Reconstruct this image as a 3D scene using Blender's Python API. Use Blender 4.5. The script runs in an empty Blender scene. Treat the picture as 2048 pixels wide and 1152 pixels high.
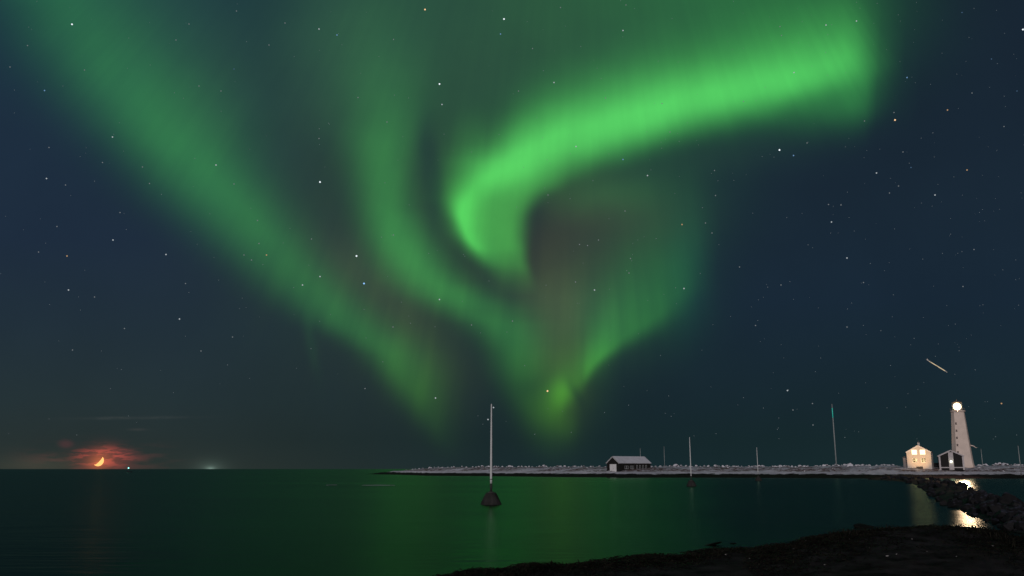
import bpy, bmesh, math, random
from mathutils import Vector, Matrix, noise
R=math.radians; PI=math.pi
scene=bpy.context.scene
COL=scene.collection
random.seed(7)
# ------------------------------------------------------------------ camera
F=1750.0; HOR=362.0; EYE=3.3
PITCH=math.atan(HOR/F)
cam_d=bpy.data.cameras.new('camera'); cam=bpy.data.objects.new('camera',cam_d); COL.objects.link(cam)
cam_d.sensor_width=36; cam_d.lens=36*F/2048; cam_d.clip_start=.1; cam_d.clip_end=300000
cam.location=(0,0,EYE); cam.rotation_euler=(PI/2+PITCH,0,0); scene.camera=cam
scene.view_settings.view_transform='Standard'; scene.view_settings.look='None'
scene.view_settings.exposure=0; scene.view_settings.gamma=1
scene.render.film_transparent=False
scene.cycles.use_denoising=True
scene.cycles.max_bounces=6; scene.cycles.caustics_reflective=False; scene.cycles.caustics_refractive=False
CP,SP=math.cos(PITCH),math.sin(PITCH)
def ray(px,py):
    a=(px-1024)/F; b=-(py-576)/F
    return Vector((a, CP-b*SP, SP+b*CP))
def ground(px,py,z=0.):
    d=ray(px,py); t=(z-EYE)/d.z; return Vector((d.x*t,d.y*t,z))
def at(px,py,Y):
    d=ray(px,py); t=Y/d.y; return Vector((d.x*t,Y,EYE+d.z*t))
def ytopy(Y): # picture row of the waterline Y metres off
    return 576+F*math.tan(PITCH+math.atan(EYE/Y))
# ------------------------------------------------------------------ night sky with the aurora (world shader, fixed in the sky)
# ---- aurora plan: bands and patches laid out on a tangent plane fixed in the sky (units: 1/1750 of a tangent) ----
GREEN=(.115,1.0,.155); ARC=(.135,1.0,.155); LOWGREEN=(.13,1.0,.125)
# band: axis it runs along, softness of the low/high side, list of (t, centre, low half-width, high half-width, radiance)
BANDS=[
 ('Y',2.0,1.8,GREEN,[(-300,-80,138.0,136.0,0.0658),(-100,60,119.6,120.0,0.0752),(0,135,105.8,128.0,0.0827),(100,208,110.4,120.0,0.0987),(200,285,105.8,120.0,0.1203),(300,372,99.4,94.4,0.1391),(400,462,95.7,73.6,0.1316),(500,556,84.6,60.8,0.1053),(600,652,69.9,59.2,0.094),(650,708,57.0,57.6,0.094),(700,772,40.5,52.8,0.0902),(750,806,35.0,49.6,0.0696),(800,838,33.1,38.4,0.0432),(850,868,27.6,28.8,0.0188),(900,895,23.0,24.0,0.0038),(930,905,23.0,20.0,0.0)]),
 ('Y',2.0,2.0,GREEN,[(-200,760,58.8,87.7,0.0),(0,760,58.8,87.7,0.0125),(100,765,67.2,87.7,0.0312),(200,772,67.2,73.1,0.0749),(300,768,55.4,52.7,0.1248),(350,768,48.7,46.7,0.1352),(400,772,47.0,44.8,0.1477),(450,786,47.0,50.7,0.1716),(500,808,50.4,52.7,0.1807),(550,846,58.8,48.9,0.1773),(580,878,60.5,57.6,0.1602),(600,908,60.5,68.1,0.143),(620,945,60.5,76.9,0.1144),(650,998,52.1,66.4,0.1165),(700,1030,42.0,54.2,0.0957),(750,1046,38.6,43.7,0.0686),(800,1068,38.6,39.3,0.0499),(850,1092,37.0,40.1,0.027),(900,1110,33.6,43.7,0.0062),(940,1115,33.6,43.7,0.0)]),
 ('X',1.5,2.5,ARC,[(850,330,47.0,36.8,0.0),(885,325,53.8,36.8,0.02),(910,325,53.8,31.3,0.06),(940,330,48.4,33.1,0.14),(970,335,39.0,38.6,0.26),(1000,325,37.6,46.0,0.4),(1030,310,46.3,53.4,0.5),(1060,296,49.5,58.9,0.56),(1100,276,51.1,64.4,0.555),(1150,258,52.6,62.6,0.545),(1200,243,54.2,60.7,0.56),(1300,215,57.5,57.0,0.57),(1400,190,53.6,55.2,0.54),(1500,168,59.3,51.5,0.47),(1600,142,64.9,46.0,0.41),(1650,128,67.7,44.2,0.37),(1690,116,70.6,42.3,0.32),(1715,112,72.0,42.3,0.22),(1740,110,74.1,46.0,0.1),(1770,110,74.1,46.0,0.03),(1810,110,74.1,46.0,0.0)]),
 ('X',1.8,2.6,GREEN,[(1380,190,57.0,55.2,0.0),(1450,205,57.0,57.0,0.05),(1550,190,58.9,58.9,0.1),(1650,175,58.9,64.4,0.15),(1700,172,66.5,64.4,0.165),(1730,172,66.5,62.6,0.13),(1760,172,66.5,55.2,0.042),(1800,172,66.5,55.2,0.008),(1840,172,66.5,55.2,0.0)]),
 ('Y',3.2,4.2,LOWGREEN,[(310,1020,110,125,0.0),(340,1010,108,115,0.063),(370,1000,100,99,0.171),(400,985,86,80,0.252),(430,985,75,62,0.2925),(460,988,67,54,0.3015),(490,1000,60,42,0.288),(510,1010,54,36,0.225),(530,1022,48,30,0.16),(550,1032,44,28,0.075),(570,1040,40,28,0.025),(590,1045,40,28,0.0)]),
 ('Y',1.8,1.6,(0.12, 1.0, 0.14),[(290,1010,73.6,51.0,0.0),(315,1000,68.1,51.0,0.059),(340,985,51.5,47.6,0.1416),(365,962,38.6,39.1,0.2478),(390,942,25.8,30.6,0.3422),(410,930,19.3,25.5,0.4012),(430,925,14.7,22.1,0.4248),(450,926,12.0,20.4,0.4012),(470,933,12.0,18.7,0.354),(490,947,12.9,17.0,0.2714),(508,962,15.6,18.7,0.118),(525,976,16.6,17.0,0.0354),(540,985,16.6,17.0,0.0)]),
 ('X',1.5,2.2,LOWGREEN,[(1070,800,40,45,0),(1095,795,46,40,0.04),(1115,790,46,32,0.1),(1130,782,46,28,0.12),(1145,768,52,24,0.085),(1160,752,58,24,0.085),(1180,732,60,19,0.16),(1200,711,62,19,0.17),(1225,688,74,20,0.12),(1260,660,88,23,0.1),(1300,634,96,26,0.09),(1340,600,100,34,0.056),(1380,566,100,40,0.032),(1410,545,100,40,0.01),(1440,530,100,40,0)]),
]
# patch: centre x, y, radii, tilt, radiance, colour, softness
RED=(1.0,.95,.28); VEIL=(.27,1.0,.27)
PATCHES=[
 (860,460,330,240,0,.010,(.7,.6,-.25),2.4),(1190,722,26,34,30,.04,LOWGREEN,2.2),(1050,740,42,60,-15,.018,LOWGREEN,2),(825,745,40,60,-25,.018,LOWGREEN,2),
 (1000,30,330,190,0,.052,VEIL,2.2),(1330,-20,260,150,0,.05,GREEN,2.0),(1560,0,190,120,0,.07,GREEN,2.2),
 (690,90,90,150,0,.03,VEIL,2),(330,30,190,150,20,.02,VEIL,2),(620,380,150,260,0,.014,(.3,1,.15),2.2),(440,180,90,130,40,.018,VEIL,2),
 (880,440,130,200,0,.013,(.3,1,.15),2.2),(1000,250,90,70,-40,.03,GREEN,2),(840,640,120,110,0,.012,(.4,1,.1),2),
 (1150,470,120,110,0,.013,RED,2.4),(1115,590,80,80,0,.013,RED,2),(1118,650,42,120,-4,.022,(1,.8,.2),2),(1240,430,110,60,0,.010,RED,2),
 (1200,390,90,34,-8,.045,GREEN,2),(1330,400,110,80,0,.022,GREEN,2),(1290,560,90,95,0,.034,GREEN,2),(1375,540,40,110,0,.016,(.03,1.,.45),2.6),
 (1170,590,90,60,0,.020,GREEN,2),(1180,640,90,70,0,.028,VEIL,2),(1120,720,60,60,0,.016,(.35,1,.05),2),
 (1126,787,20,24,0,.085,(.14,1.,.08),2),(1130,846,20,26,0,.024,(.16,1.,.04),2.2),(1100,825,40,50,0,.02,(.22,1.,.06),2),(1015,580,90,30,20,.016,VEIL,2),
 (800,620,110,50,45,.014,(1,.9,.3),2),(690,530,80,45,45,.010,(1,.9,.4),2),
 (622,672,9,55,-10,.012,GREEN,2),(1140,760,60,70,0,.022,LOWGREEN,2),(860,740,50,90,-25,.016,(.3,1,.1),2),
 (1440,310,160,40,-8,.012,VEIL,2),
]
# dark gaps: centre, radii, tilt, how much of the aurora is taken away
GAPS=[(862,345,20,92,-6,.40,2.6),(1153,788,8,26,-28,.35,2),(500,70,60,160,-10,.25,2),(1060,775,34,26,-30,.35,2),(1072,430,22,40,20,.3,2),(905,665,70,40,45,.2,2)]
# clear night sky: (height on the plane, colour) down the left and the right of the plane
def s2l(c): return tuple((x/255/12.92 if x<=10.3 else ((x/255+.055)/1.055)**2.4) for x in c)
SKY_LEFT=[(-400,(26,44,66)),(0,(28,52,68)),(250,(31,48,66)),(480,(32,47,65)),(650,(35,50,61)),(800,(39,53,57)),(880,(41,52,52)),(938,(47,55,51))]
SKY_RIGHT=[(-400,(24,36,50)),(0,(25,38,52)),(400,(27,42,56)),(600,(26,42,57)),(800,(25,42,50)),(880,(24,42,46)),(938,(25,43,47))]
world=bpy.data.worlds.new('World'); scene.world=world; world.use_nodes=True
wt=world.node_tree; wt.nodes.clear()
def N(t,**k):
    n=wt.nodes.new(t)
    for a,v in k.items(): setattr(n,a,v)
    return n
def put(sock,v):
    if isinstance(v,bpy.types.NodeSocket): wt.links.new(v,sock)
    else: sock.default_value=v
def M(op,a,b=None,c=None,clamp=False):
    n=N('ShaderNodeMath',operation=op,use_clamp=clamp); put(n.inputs[0],a)
    if b is not None: put(n.inputs[1],b)
    if c is not None: put(n.inputs[2],c)
    return n.outputs[0]
def V(op,a,b=None,c=None):
    n=N('ShaderNodeVectorMath',operation=op); put(n.inputs[0],a)
    if b is not None: put(n.inputs[1],b)
    if c is not None: put(n.inputs[2],c)
    return n.outputs['Value'] if op in('DOT_PRODUCT','LENGTH') else n.outputs[0]
def smooth(x,a,b):
    n=N('ShaderNodeMapRange',interpolation_type='SMOOTHSTEP'); put(n.inputs[0],x)
    n.inputs[1].default_value=a; n.inputs[2].default_value=b; return n.outputs[0]
def pchip(xs,ys,x):
    n=len(xs); h=[xs[i+1]-xs[i] for i in range(n-1)]; d=[(ys[i+1]-ys[i])/h[i] for i in range(n-1)]
    m=[d[0]]+[0]*(n-2)+[d[-1]]
    for i in range(1,n-1):
        if d[i-1]*d[i]>0:
            w1=2*h[i]+h[i-1]; w2=h[i]+2*h[i-1]; m[i]=(w1+w2)/(w1/d[i-1]+w2/d[i])
    x=min(max(x,xs[0]),xs[-1]); k=0
    while k<n-2 and x>xs[k+1]: k+=1
    t=(x-xs[k])/h[k]
    return (1+2*t)*(1-t)**2*ys[k]+t*(1-t)**2*h[k]*m[k]+t*t*(3-2*t)*ys[k+1]+t*t*(t-1)*h[k]*m[k+1]
def curve(tn,xs,ys):
    lo,hi=min(ys),max(ys); sp=(hi-lo) or 1
    n=N('ShaderNodeFloatCurve'); put(n.inputs[1],tn); cm=n.mapping; c=cm.curves[0]; K=40
    for i in range(1,K-1): c.points.new(i/(K-1),0)
    for i,p in enumerate(c.points):
        p.location=(i/(K-1),(pchip(xs,ys,xs[0]+(xs[-1]-xs[0])*i/(K-1))-lo)/sp); p.handle_type='VECTOR'
    cm.update()
    return M('MULTIPLY_ADD',n.outputs[0],sp,lo)
DIR=N('ShaderNodeTexCoord').outputs['Generated']
fw=V('DOT_PRODUCT',DIR,(0,CP,SP)); rt=V('DOT_PRODUCT',DIR,(1,0,0)); up=V('DOT_PRODUCT',DIR,(0,-SP,CP))
fz=M('MAXIMUM',fw,.05)
X0=M('MULTIPLY_ADD',M('DIVIDE',rt,fz),F,1024); Y0=M('MULTIPLY_ADD',M('DIVIDE',up,fz),-F,576)
P0=N('ShaderNodeCombineXYZ'); put(P0.inputs[0],X0); put(P0.inputs[1],Y0); P0=P0.outputs[0]
def wnoise(scale,detail=2,sx=1,sy=1,rough=.5,off=0):
    mp=N('ShaderNodeMapping'); put(mp.inputs[0],P0); mp.inputs['Scale'].default_value=(sx,sy,1); mp.inputs['Location'].default_value=(off,off,0)
    n=N('ShaderNodeTexNoise'); put(n.inputs['Vector'],mp.outputs[0]); n.inputs['Scale'].default_value=scale; n.inputs['Detail'].default_value=detail; n.inputs['Roughness'].default_value=rough
    return n.outputs[0]
# soft folds: the bands wander a little
X=M('ADD',X0,M('MULTIPLY_ADD',wnoise(1/170,2),26,-13)); Y=M('ADD',Y0,M('MULTIPLY_ADD',wnoise(1/170,2,off=5),20,-10))
P=N('ShaderNodeCombineXYZ'); put(P.inputs[0],X); put(P.inputs[1],Y); P=P.outputs[0]
def blob(cx,cy,rx,ry,rot,p,src=None):
    mp=N('ShaderNodeMapping',vector_type='TEXTURE'); put(mp.inputs[0],src or P)
    mp.inputs['Location'].default_value=(cx,cy,0); mp.inputs['Rotation'].default_value=(0,0,R(rot)); mp.inputs['Scale'].default_value=(rx,ry,1e6)
    return M('POWER',.5,M('POWER',V('LENGTH',mp.outputs[0]),p))
acc=(0.,0.,0.)
for ax,pl,ph,col,pts in BANDS:
    T,S=(Y,X) if ax=='Y' else (X,Y)
    xs=[q[0] for q in pts]
    tn=M('MULTIPLY_ADD',T,1/(xs[-1]-xs[0]),-xs[0]/(xs[-1]-xs[0]),clamp=True)
    c,wl,wh,I=[curve(tn,xs,[q[i] for q in pts]) for i in range(1,5)]
    s=M('SUBTRACT',S,c); hi=M('GREATER_THAN',s,0)
    w=M('MULTIPLY_ADD',M('SUBTRACT',wh,wl),hi,wl); p=M('MULTIPLY_ADD',hi,ph-pl,pl)
    v=M('MULTIPLY',M('POWER',.5,M('POWER',M('DIVIDE',M('ABSOLUTE',s),w),p)),I)
    sc=N('ShaderNodeCombineXYZ')
    for k in range(3): put(sc.inputs[k],v)
    acc=V('MULTIPLY_ADD',sc.outputs[0],tuple(col),acc)
def addc(acc,v,col):
    sc=N('ShaderNodeCombineXYZ')
    for k in range(3): put(sc.inputs[k],v)
    return V('MULTIPLY_ADD',sc.outputs[0],tuple(col),acc)
for cx,cy,rx,ry,rot,I,col,p in PATCHES:
    acc=addc(acc,blob(cx,cy,rx,ry,rot,p),[I*q for q in col])
g=None
for cx,cy,rx,ry,rot,k,p in GAPS:
    f=M('MULTIPLY_ADD',blob(cx,cy,rx,ry,rot,p),-k,1.); g=f if g is None else M('MULTIPLY',g,f)
# fine rays that fan out from overhead, and slow brightness swings
ang=M('DIVIDE',M('SUBTRACT',X0,1150.),M('ADD',Y0,900.))
rv=N('ShaderNodeCombineXYZ'); put(rv.inputs[0],M('MULTIPLY',ang,46.)); put(rv.inputs[1],M('MULTIPLY',Y0,.0022))
rn=N('ShaderNodeTexNoise'); put(rn.inputs['Vector'],rv.outputs[0]); rn.inputs['Scale'].default_value=1; rn.inputs['Detail'].default_value=2.5
ra=M('MULTIPLY_ADD',smooth(Y0,400,640),.30,.20); g=M('MULTIPLY',g,M('MULTIPLY_ADD',M('SUBTRACT',rn.outputs[0],.5),ra,1.)); g=M('MULTIPLY',g,M('MULTIPLY_ADD',wnoise(1/90,3),.24,.88))
# the aurora turns yellower low over the sea; it fades round to the other half of the sky
low=smooth(Y0,650,860)
tint=N('ShaderNodeCombineXYZ'); put(tint.inputs[0],M('MULTIPLY_ADD',low,.5,1.)); tint.inputs[1].default_value=1; put(tint.inputs[2],M('MULTIPLY_ADD',low,-.9,1.))
gs=N('ShaderNodeCombineXYZ'); g=M('MULTIPLY',g,smooth(fw,.18,.5))
for k in range(3): put(gs.inputs[k],g)
acc=V('MULTIPLY',V('MULTIPLY',acc,tint.outputs[0]),gs.outputs[0])
def ramp(rows):
    n=N('ShaderNodeValToRGB'); y0,y1=rows[0][0],rows[-1][0]
    e=n.color_ramp.elements
    while len(e)<len(rows): e.new(.5)
    for i,(y,c) in enumerate(rows): e[i].position=(y-y0)/(y1-y0); e[i].color=(*s2l(c),1)
    put(n.inputs[0],M('MULTIPLY_ADD',Y0,1/(y1-y0),-y0/(y1-y0),clamp=True)); return n.outputs[0]
mx=N('ShaderNodeMix',data_type='RGBA'); put(mx.inputs[0],smooth(X0,100,1200)); put(mx.inputs[6],ramp(SKY_LEFT)); put(mx.inputs[7],ramp(SKY_RIGHT))
base=mx.outputs[2]
# thin mottling of the dark sky
b1=M('MULTIPLY_ADD',wnoise(1/240,4,off=9),.22,.80)
bs=N('ShaderNodeCombineXYZ')
for k in range(3): put(bs.inputs[k],b1)
base=V('MULTIPLY',base,bs.outputs[0])
# moonlit cloud low over the sea
cn=wnoise(1/18,5,sx=.34,sy=1.6,rough=.62,off=3); cl=smooth(cn,.48,.57)
cn2=wnoise(1/34,4,sx=.3,sy=1.6,rough=.6,off=11); cl2=smooth(cn2,.42,.62)
base=addc(base,M('MULTIPLY',M('MULTIPLY_ADD',cl,.85,.15),blob(206,914,46,17,0,2.8,P0)),(.30,.034,.022))
base=addc(base,M('MULTIPLY',cl2,blob(200,918,100,22,0,2.4,P0)),(.06,.008,.008))
base=addc(base,M('MULTIPLY',M('MULTIPLY_ADD',cl2,.8,.3),blob(132,888,13,7,0,3,P0)),(.12,.010,.017))
base=addc(base,blob(200,925,38,20,0,2,P0),(.05,.006,.003))
base=addc(base,blob(198,924,15,12,-35,1.5,P0),(.32,.075,.02))
base=addc(base,M('MULTIPLY',M('MULTIPLY_ADD',cl2,.7,.3),blob(250,836,85,2.2,-.6,2,P0)),(.024,.022,.020))
base=addc(base,blob(275,859,14,2,0,2,P0),(.014,.010,.009))
base=addc(base,blob(80,930,70,14,0,2,P0),(.018,.014,.008))
base=addc(base,blob(421,938,16,9,0,1.3,P0),(.05,.075,.062)); base=addc(base,blob(421,938,6,3,0,1.6,P0),(.10,.15,.13))
sky=V('MAXIMUM',V('ADD',base,acc),(.002,.002,.002))
# behind the viewer: the dull glow of the town under the same clear night
el=N('ShaderNodeSeparateXYZ'); put(el.inputs[0],DIR); elz=el.outputs[2]
town=M('POWER',2.718,M('MULTIPLY',M('ABSOLUTE',elz),-5.))
back=addc((.016,.022,.03),town,(.07,.055,.055))
mb=N('ShaderNodeMix',data_type='RGBA'); put(mb.inputs[0],smooth(fw,.1,.5)); put(mb.inputs[6],back); put(mb.inputs[7],sky)
bg=N('ShaderNodeBackground'); put(bg.inputs[0],mb.outputs[2]); bg.inputs[1].default_value=1.0
wo=N('ShaderNodeOutputWorld'); wt.links.new(bg.outputs[0],wo.inputs[0])
world.cycles.sampling_method='MANUAL'; world.cycles.sample_map_resolution=1024
# ------------------------------------------------------------------ the one sun lamp: faint wide light of the town behind the viewer
sd=bpy.data.lights.new('sun','SUN'); sun=bpy.data.objects.new('sun',sd); COL.objects.link(sun)
sd.energy=1.25; sd.angle=R(14); sd.color=(1.0,.92,.95)
sun.rotation_euler=Vector((.30,1.0,-.20)).to_track_quat('-Z','Y').to_euler()
# ------------------------------------------------------------------ helpers
def mat(name,base,rough=.8,metal=0.,emit=None,es=0.,var=.25,vscale=2.,bump=0.,bscale=8.,spec=.3,coords='Object'):
    m=bpy.data.materials.new(name); m.use_nodes=True; t=m.node_tree; b=t.nodes['Principled BSDF']
    b.inputs['Roughness'].default_value=rough; b.inputs['Metallic'].default_value=metal; b.inputs['Specular IOR Level'].default_value=spec
    tc=t.nodes.new('ShaderNodeTexCoord'); n=t.nodes.new('ShaderNodeTexNoise'); n.inputs['Scale'].default_value=vscale; n.inputs['Detail'].default_value=5
    t.links.new(tc.outputs[coords],n.inputs['Vector'])
    r=t.nodes.new('ShaderNodeValToRGB'); r.color_ramp.elements[0].position=.3; r.color_ramp.elements[1].position=.72
    r.color_ramp.elements[0].color=(*[c*(1-var) for c in base],1); r.color_ramp.elements[1].color=(*[min(1,c*(1+var)) for c in base],1)
    t.links.new(n.outputs[0],r.inputs[0]); t.links.new(r.outputs[0],b.inputs['Base Color'])
    if emit: b.inputs['Emission Color'].default_value=(*emit,1); b.inputs['Emission Strength'].default_value=es
    if bump:
        n2=t.nodes.new('ShaderNodeTexNoise'); n2.inputs['Scale'].default_value=bscale; n2.inputs['Detail'].default_value=6
        t.links.new(tc.outputs[coords],n2.inputs['Vector']); bp=t.nodes.new('ShaderNodeBump'); bp.inputs['Strength'].default_value=bump
        t.links.new(n2.outputs[0],bp.inputs['Height']); t.links.new(bp.outputs[0],b.inputs['Normal'])
    return m
def glow(name,c,s):
    m=bpy.data.materials.new(name); m.use_nodes=True; t=m.node_tree; t.nodes.clear()
    e=t.nodes.new('ShaderNodeEmission'); e.inputs[0].default_value=(*c,1); e.inputs[1].default_value=s
    o=t.nodes.new('ShaderNodeOutputMaterial'); t.links.new(e.outputs[0],o.inputs[0]); return m
def tag(o,label=None,cat=None,group=None,kind=None):
    if label: o['label']=label
    if cat: o['category']=cat
    if group: o['group']=group
    if kind: o['kind']=kind
    return o
def empty(name,loc,rz=0,**k):
    o=bpy.data.objects.new(name,None); COL.objects.link(o); o.location=loc; o.rotation_euler=(0,0,rz); return tag(o,**k)
class MB:
    def __init__(s): s.v=[]; s.f=[]
    def add(s,vs,fs):
        k=len(s.v); s.v+=[tuple(v) for v in vs]; s.f+=[tuple(i+k for i in f) for f in fs]; return s
    def box(s,x0,x1,y0,y1,z0,z1):
        return s.add([(x,y,z) for z in(z0,z1) for y in(y0,y1) for x in(x0,x1)],[(0,2,3,1),(4,5,7,6),(0,1,5,4),(2,6,7,3),(0,4,6,2),(1,3,7,5)])
    def lathe(s,prof,n=20,cx=0,cy=0,phase=0,cap=True):
        vs=[]; fs=[]
        for r,z in prof:
            for i in range(n):
                a=2*PI*i/n+phase; vs.append((cx+r*math.cos(a),cy+r*math.sin(a),z))
        m=len(prof)
        for j in range(m-1):
            for i in range(n): fs.append((j*n+i,j*n+(i+1)%n,(j+1)*n+(i+1)%n,(j+1)*n+i))
        if cap: fs.append(tuple(range(n-1,-1,-1))); fs.append(tuple((m-1)*n+i for i in range(n)))
        return s.add(vs,fs)
    def bar(s,a,b,r0,r1=None,n=8):
        a=Vector(a); b=Vector(b); r1=r0 if r1 is None else r1; d=(b-a).normalized()
        u=d.cross(Vector((0,0,1)) if abs(d.z)<.9 else Vector((1,0,0))).normalized(); w=d.cross(u)
        vs=[c+(u*math.cos(2*PI*i/n)+w*math.sin(2*PI*i/n))*r for c,r in((a,r0),(b,r1)) for i in range(n)]
        fs=[(i,(i+1)%n,n+(i+1)%n,n+i) for i in range(n)]+[tuple(range(n-1,-1,-1)),tuple(range(n,2*n))]
        return s.add(vs,fs)
    def prism(s,poly,y0,y1): # outline in x,z extruded along y
        n=len(poly); vs=[(x,y0,z) for x,z in poly]+[(x,y1,z) for x,z in poly]
        return s.add(vs,[tuple(range(n)),tuple(range(2*n-1,n-1,-1))]+[(i,n+i,n+(i+1)%n,(i+1)%n) for i in range(n)])
    def build(s,name,m,parent=None,smooth=False,loc=None,bevel=0):
        me=bpy.data.meshes.new(name); me.from_pydata(s.v,[],s.f); me.update()
        bm=bmesh.new(); bm.from_mesh(me); bmesh.ops.recalc_face_normals(bm,faces=bm.faces)
        if bevel: bmesh.ops.bevel(bm,geom=bm.edges[:],offset=bevel,segments=1,affect='EDGES')
        bm.to_mesh(me); bm.free()
        if smooth:
            for p in me.polygons: p.use_smooth=True
        me.materials.append(m)
        o=bpy.data.objects.new(name,me); COL.objects.link(o)
        if parent: o.parent=parent
        if loc: o.location=loc
        return o
def copy_tree(o,parent=None):
    c=o.copy(); COL.objects.link(c)
    if parent: c.parent=parent
    for ch in list(o.children): copy_tree(ch,c)
    return c
def lerp(tab,x):
    if x<=tab[0][0]: return tab[0][1]
    for (a,u),(b,v) in zip(tab,tab[1:]):
        if x<=b: return u+(v-u)*(x-a)/(b-a)
    return tab[-1][1]
def fbm(x,y,z=0,o=4): return noise.fractal(Vector((x,y,z)),.9,2.0,o)
# ------------------------------------------------------------------ water
def water_mat():
    m=bpy.data.materials.new('sea_water'); m.use_nodes=True; t=m.node_tree; t.nodes.clear()
    tc=t.nodes.new('ShaderNodeTexCoord'); hs=[]
    for sc,sx,sy,st,d in((.09,1,1.8,1.0,3),(.8,.3,1.6,.6,4)):
        mp=t.nodes.new('ShaderNodeMapping'); mp.inputs['Scale'].default_value=(sx,sy,1)
        n=t.nodes.new('ShaderNodeTexNoise'); n.inputs['Scale'].default_value=sc; n.inputs['Detail'].default_value=d
        t.links.new(tc.outputs['Object'],mp.inputs[0]); t.links.new(mp.outputs[0],n.inputs['Vector'])
        q=t.nodes.new('ShaderNodeMath'); q.operation='MULTIPLY'; q.inputs[1].default_value=st; t.links.new(n.outputs[0],q.inputs[0]); hs.append(q)
    ad=t.nodes.new('ShaderNodeMath'); t.links.new(hs[0].outputs[0],ad.inputs[0]); t.links.new(hs[1].outputs[0],ad.inputs[1])
    bp=t.nodes.new('ShaderNodeBump'); bp.inputs['Strength'].default_value=.55; bp.inputs['Distance'].default_value=.25
    t.links.new(ad.outputs[0],bp.inputs['Height'])
    df=t.nodes.new('ShaderNodeBsdfDiffuse'); df.inputs[0].default_value=(.002,.006,.006,1)
    gl=t.nodes.new('ShaderNodeBsdfGlossy'); gl.distribution='BECKMANN'; gl.inputs[0].default_value=(*WTINT,1); gl.inputs['Roughness'].default_value=WROUGH
    mp=t.nodes.new('ShaderNodeMapping'); mp.inputs['Scale'].default_value=(.011,.032,1); n=t.nodes.new('ShaderNodeTexNoise'); n.inputs['Scale'].default_value=1; n.inputs['Detail'].default_value=4; t.links.new(tc.outputs['Object'],mp.inputs[0]); t.links.new(mp.outputs[0],n.inputs['Vector'])
    rg=t.nodes.new('ShaderNodeMapRange'); rg.inputs[1].default_value=.3; rg.inputs[2].default_value=.7; rg.inputs[3].default_value=WROUGH-.02; rg.inputs[4].default_value=WROUGH+.02; t.links.new(n.outputs[0],rg.inputs[0]); t.links.new(rg.outputs[0],gl.inputs['Roughness'])
    fr=t.nodes.new('ShaderNodeFresnel'); fr.inputs[0].default_value=1.333; mx=t.nodes.new('ShaderNodeMixShader'); o=t.nodes.new('ShaderNodeOutputMaterial')
    t.links.new(bp.outputs[0],gl.inputs['Normal']); t.links.new(bp.outputs[0],fr.inputs['Normal'])
    t.links.new(fr.outputs[0],mx.inputs[0]); t.links.new(df.outputs[0],mx.inputs[1]); t.links.new(gl.outputs[0],mx.inputs[2]); t.links.new(mx.outputs[0],o.inputs[0])
    return m
WROUGH=.255; WTINT=(.39,.58,.43)
G=120000.
tag(MB().add([(-G,-400,0),(G,-400,0),(G,G,0),(-G,G,0)],[(0,1,2,3)]).build('water',water_mat()),kind='structure')
tag(MB().add([(-G,-450,-3),(G,-450,-3),(G,G,-3),(-G,G,-3)],[(0,1,2,3)]).build('sea_bed',mat('sea_bed',(.02,.022,.02))),kind='structure')
# ------------------------------------------------------------------ the snowy spit
YW=[(640,640),(745,570),(800,520),(850,450),(950,425),(1050,398),(1150,372),(1240,352),(1400,350),(1500,345),(1600,335),(1700,322),(1760,316),(1850,318),(2400,318)]
HS=[(700,-.25),(742,-.05),(760,.16),(790,.42),(830,.72),(880,.95),(940,1.0),(1600,1.0),(1700,1.1),(1800,1.08),(2400,1.05)]
PROF=[(-10,-.7),(0,.0),(4,.55),(10,1.15),(12.5,1.45),(15,1.8),(22,2.9),(28,3.65),(40,3.95),(58,4.3),(75,4.0),(100,1.5),(118,-.6),(125,-1.0)]
def spit_z(px,off):
    z=lerp(PROF,off); h=lerp(HS,px)
    if z>0: z=z*h if h<1 else z*(1+(h-1)*min(1,max(0,(off-20)/20)))
    return z
def spit_xy(px,off):
    Y=lerp(YW,px)+off; d=ray(px,ytopy(Y)); return d.x*Y/d.y,Y
def spit_height(px,off):
    x,y=spit_xy(px,off); z=spit_z(px,off)
    a=min(1,max(0,off/14)) if off<90 else .3
    return z+a*(.38*fbm(x*.11,y*.09)+.22*fbm(x*.5,y*.35,3))+(.22*fbm(x*.35,y*.3,8) if -2<off<14 else 0)
cols=[680+3.0*i for i in range(0,520)]; offs=[-10,-4,-1,0,1,2,3,4.5,6,7.5,9,10.5,12,13.5,15,17,19,21,23,25,27,29,31,34,37,40,44,48,52,56,60,64,68,74,82,92,104,116,125]
mb=MB(); vs=[]; fs=[]
for px in cols:
    for o in offs:
        x,y=spit_xy(px,o); vs.append((x,y,spit_height(px,o)))
n=len(offs)
for i in range(len(cols)-1):
    for j in range(n-1): fs.append((i*n+j,(i+1)*n+j,(i+1)*n+j+1,i*n+j+1))
mb.add(vs,fs)
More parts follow.
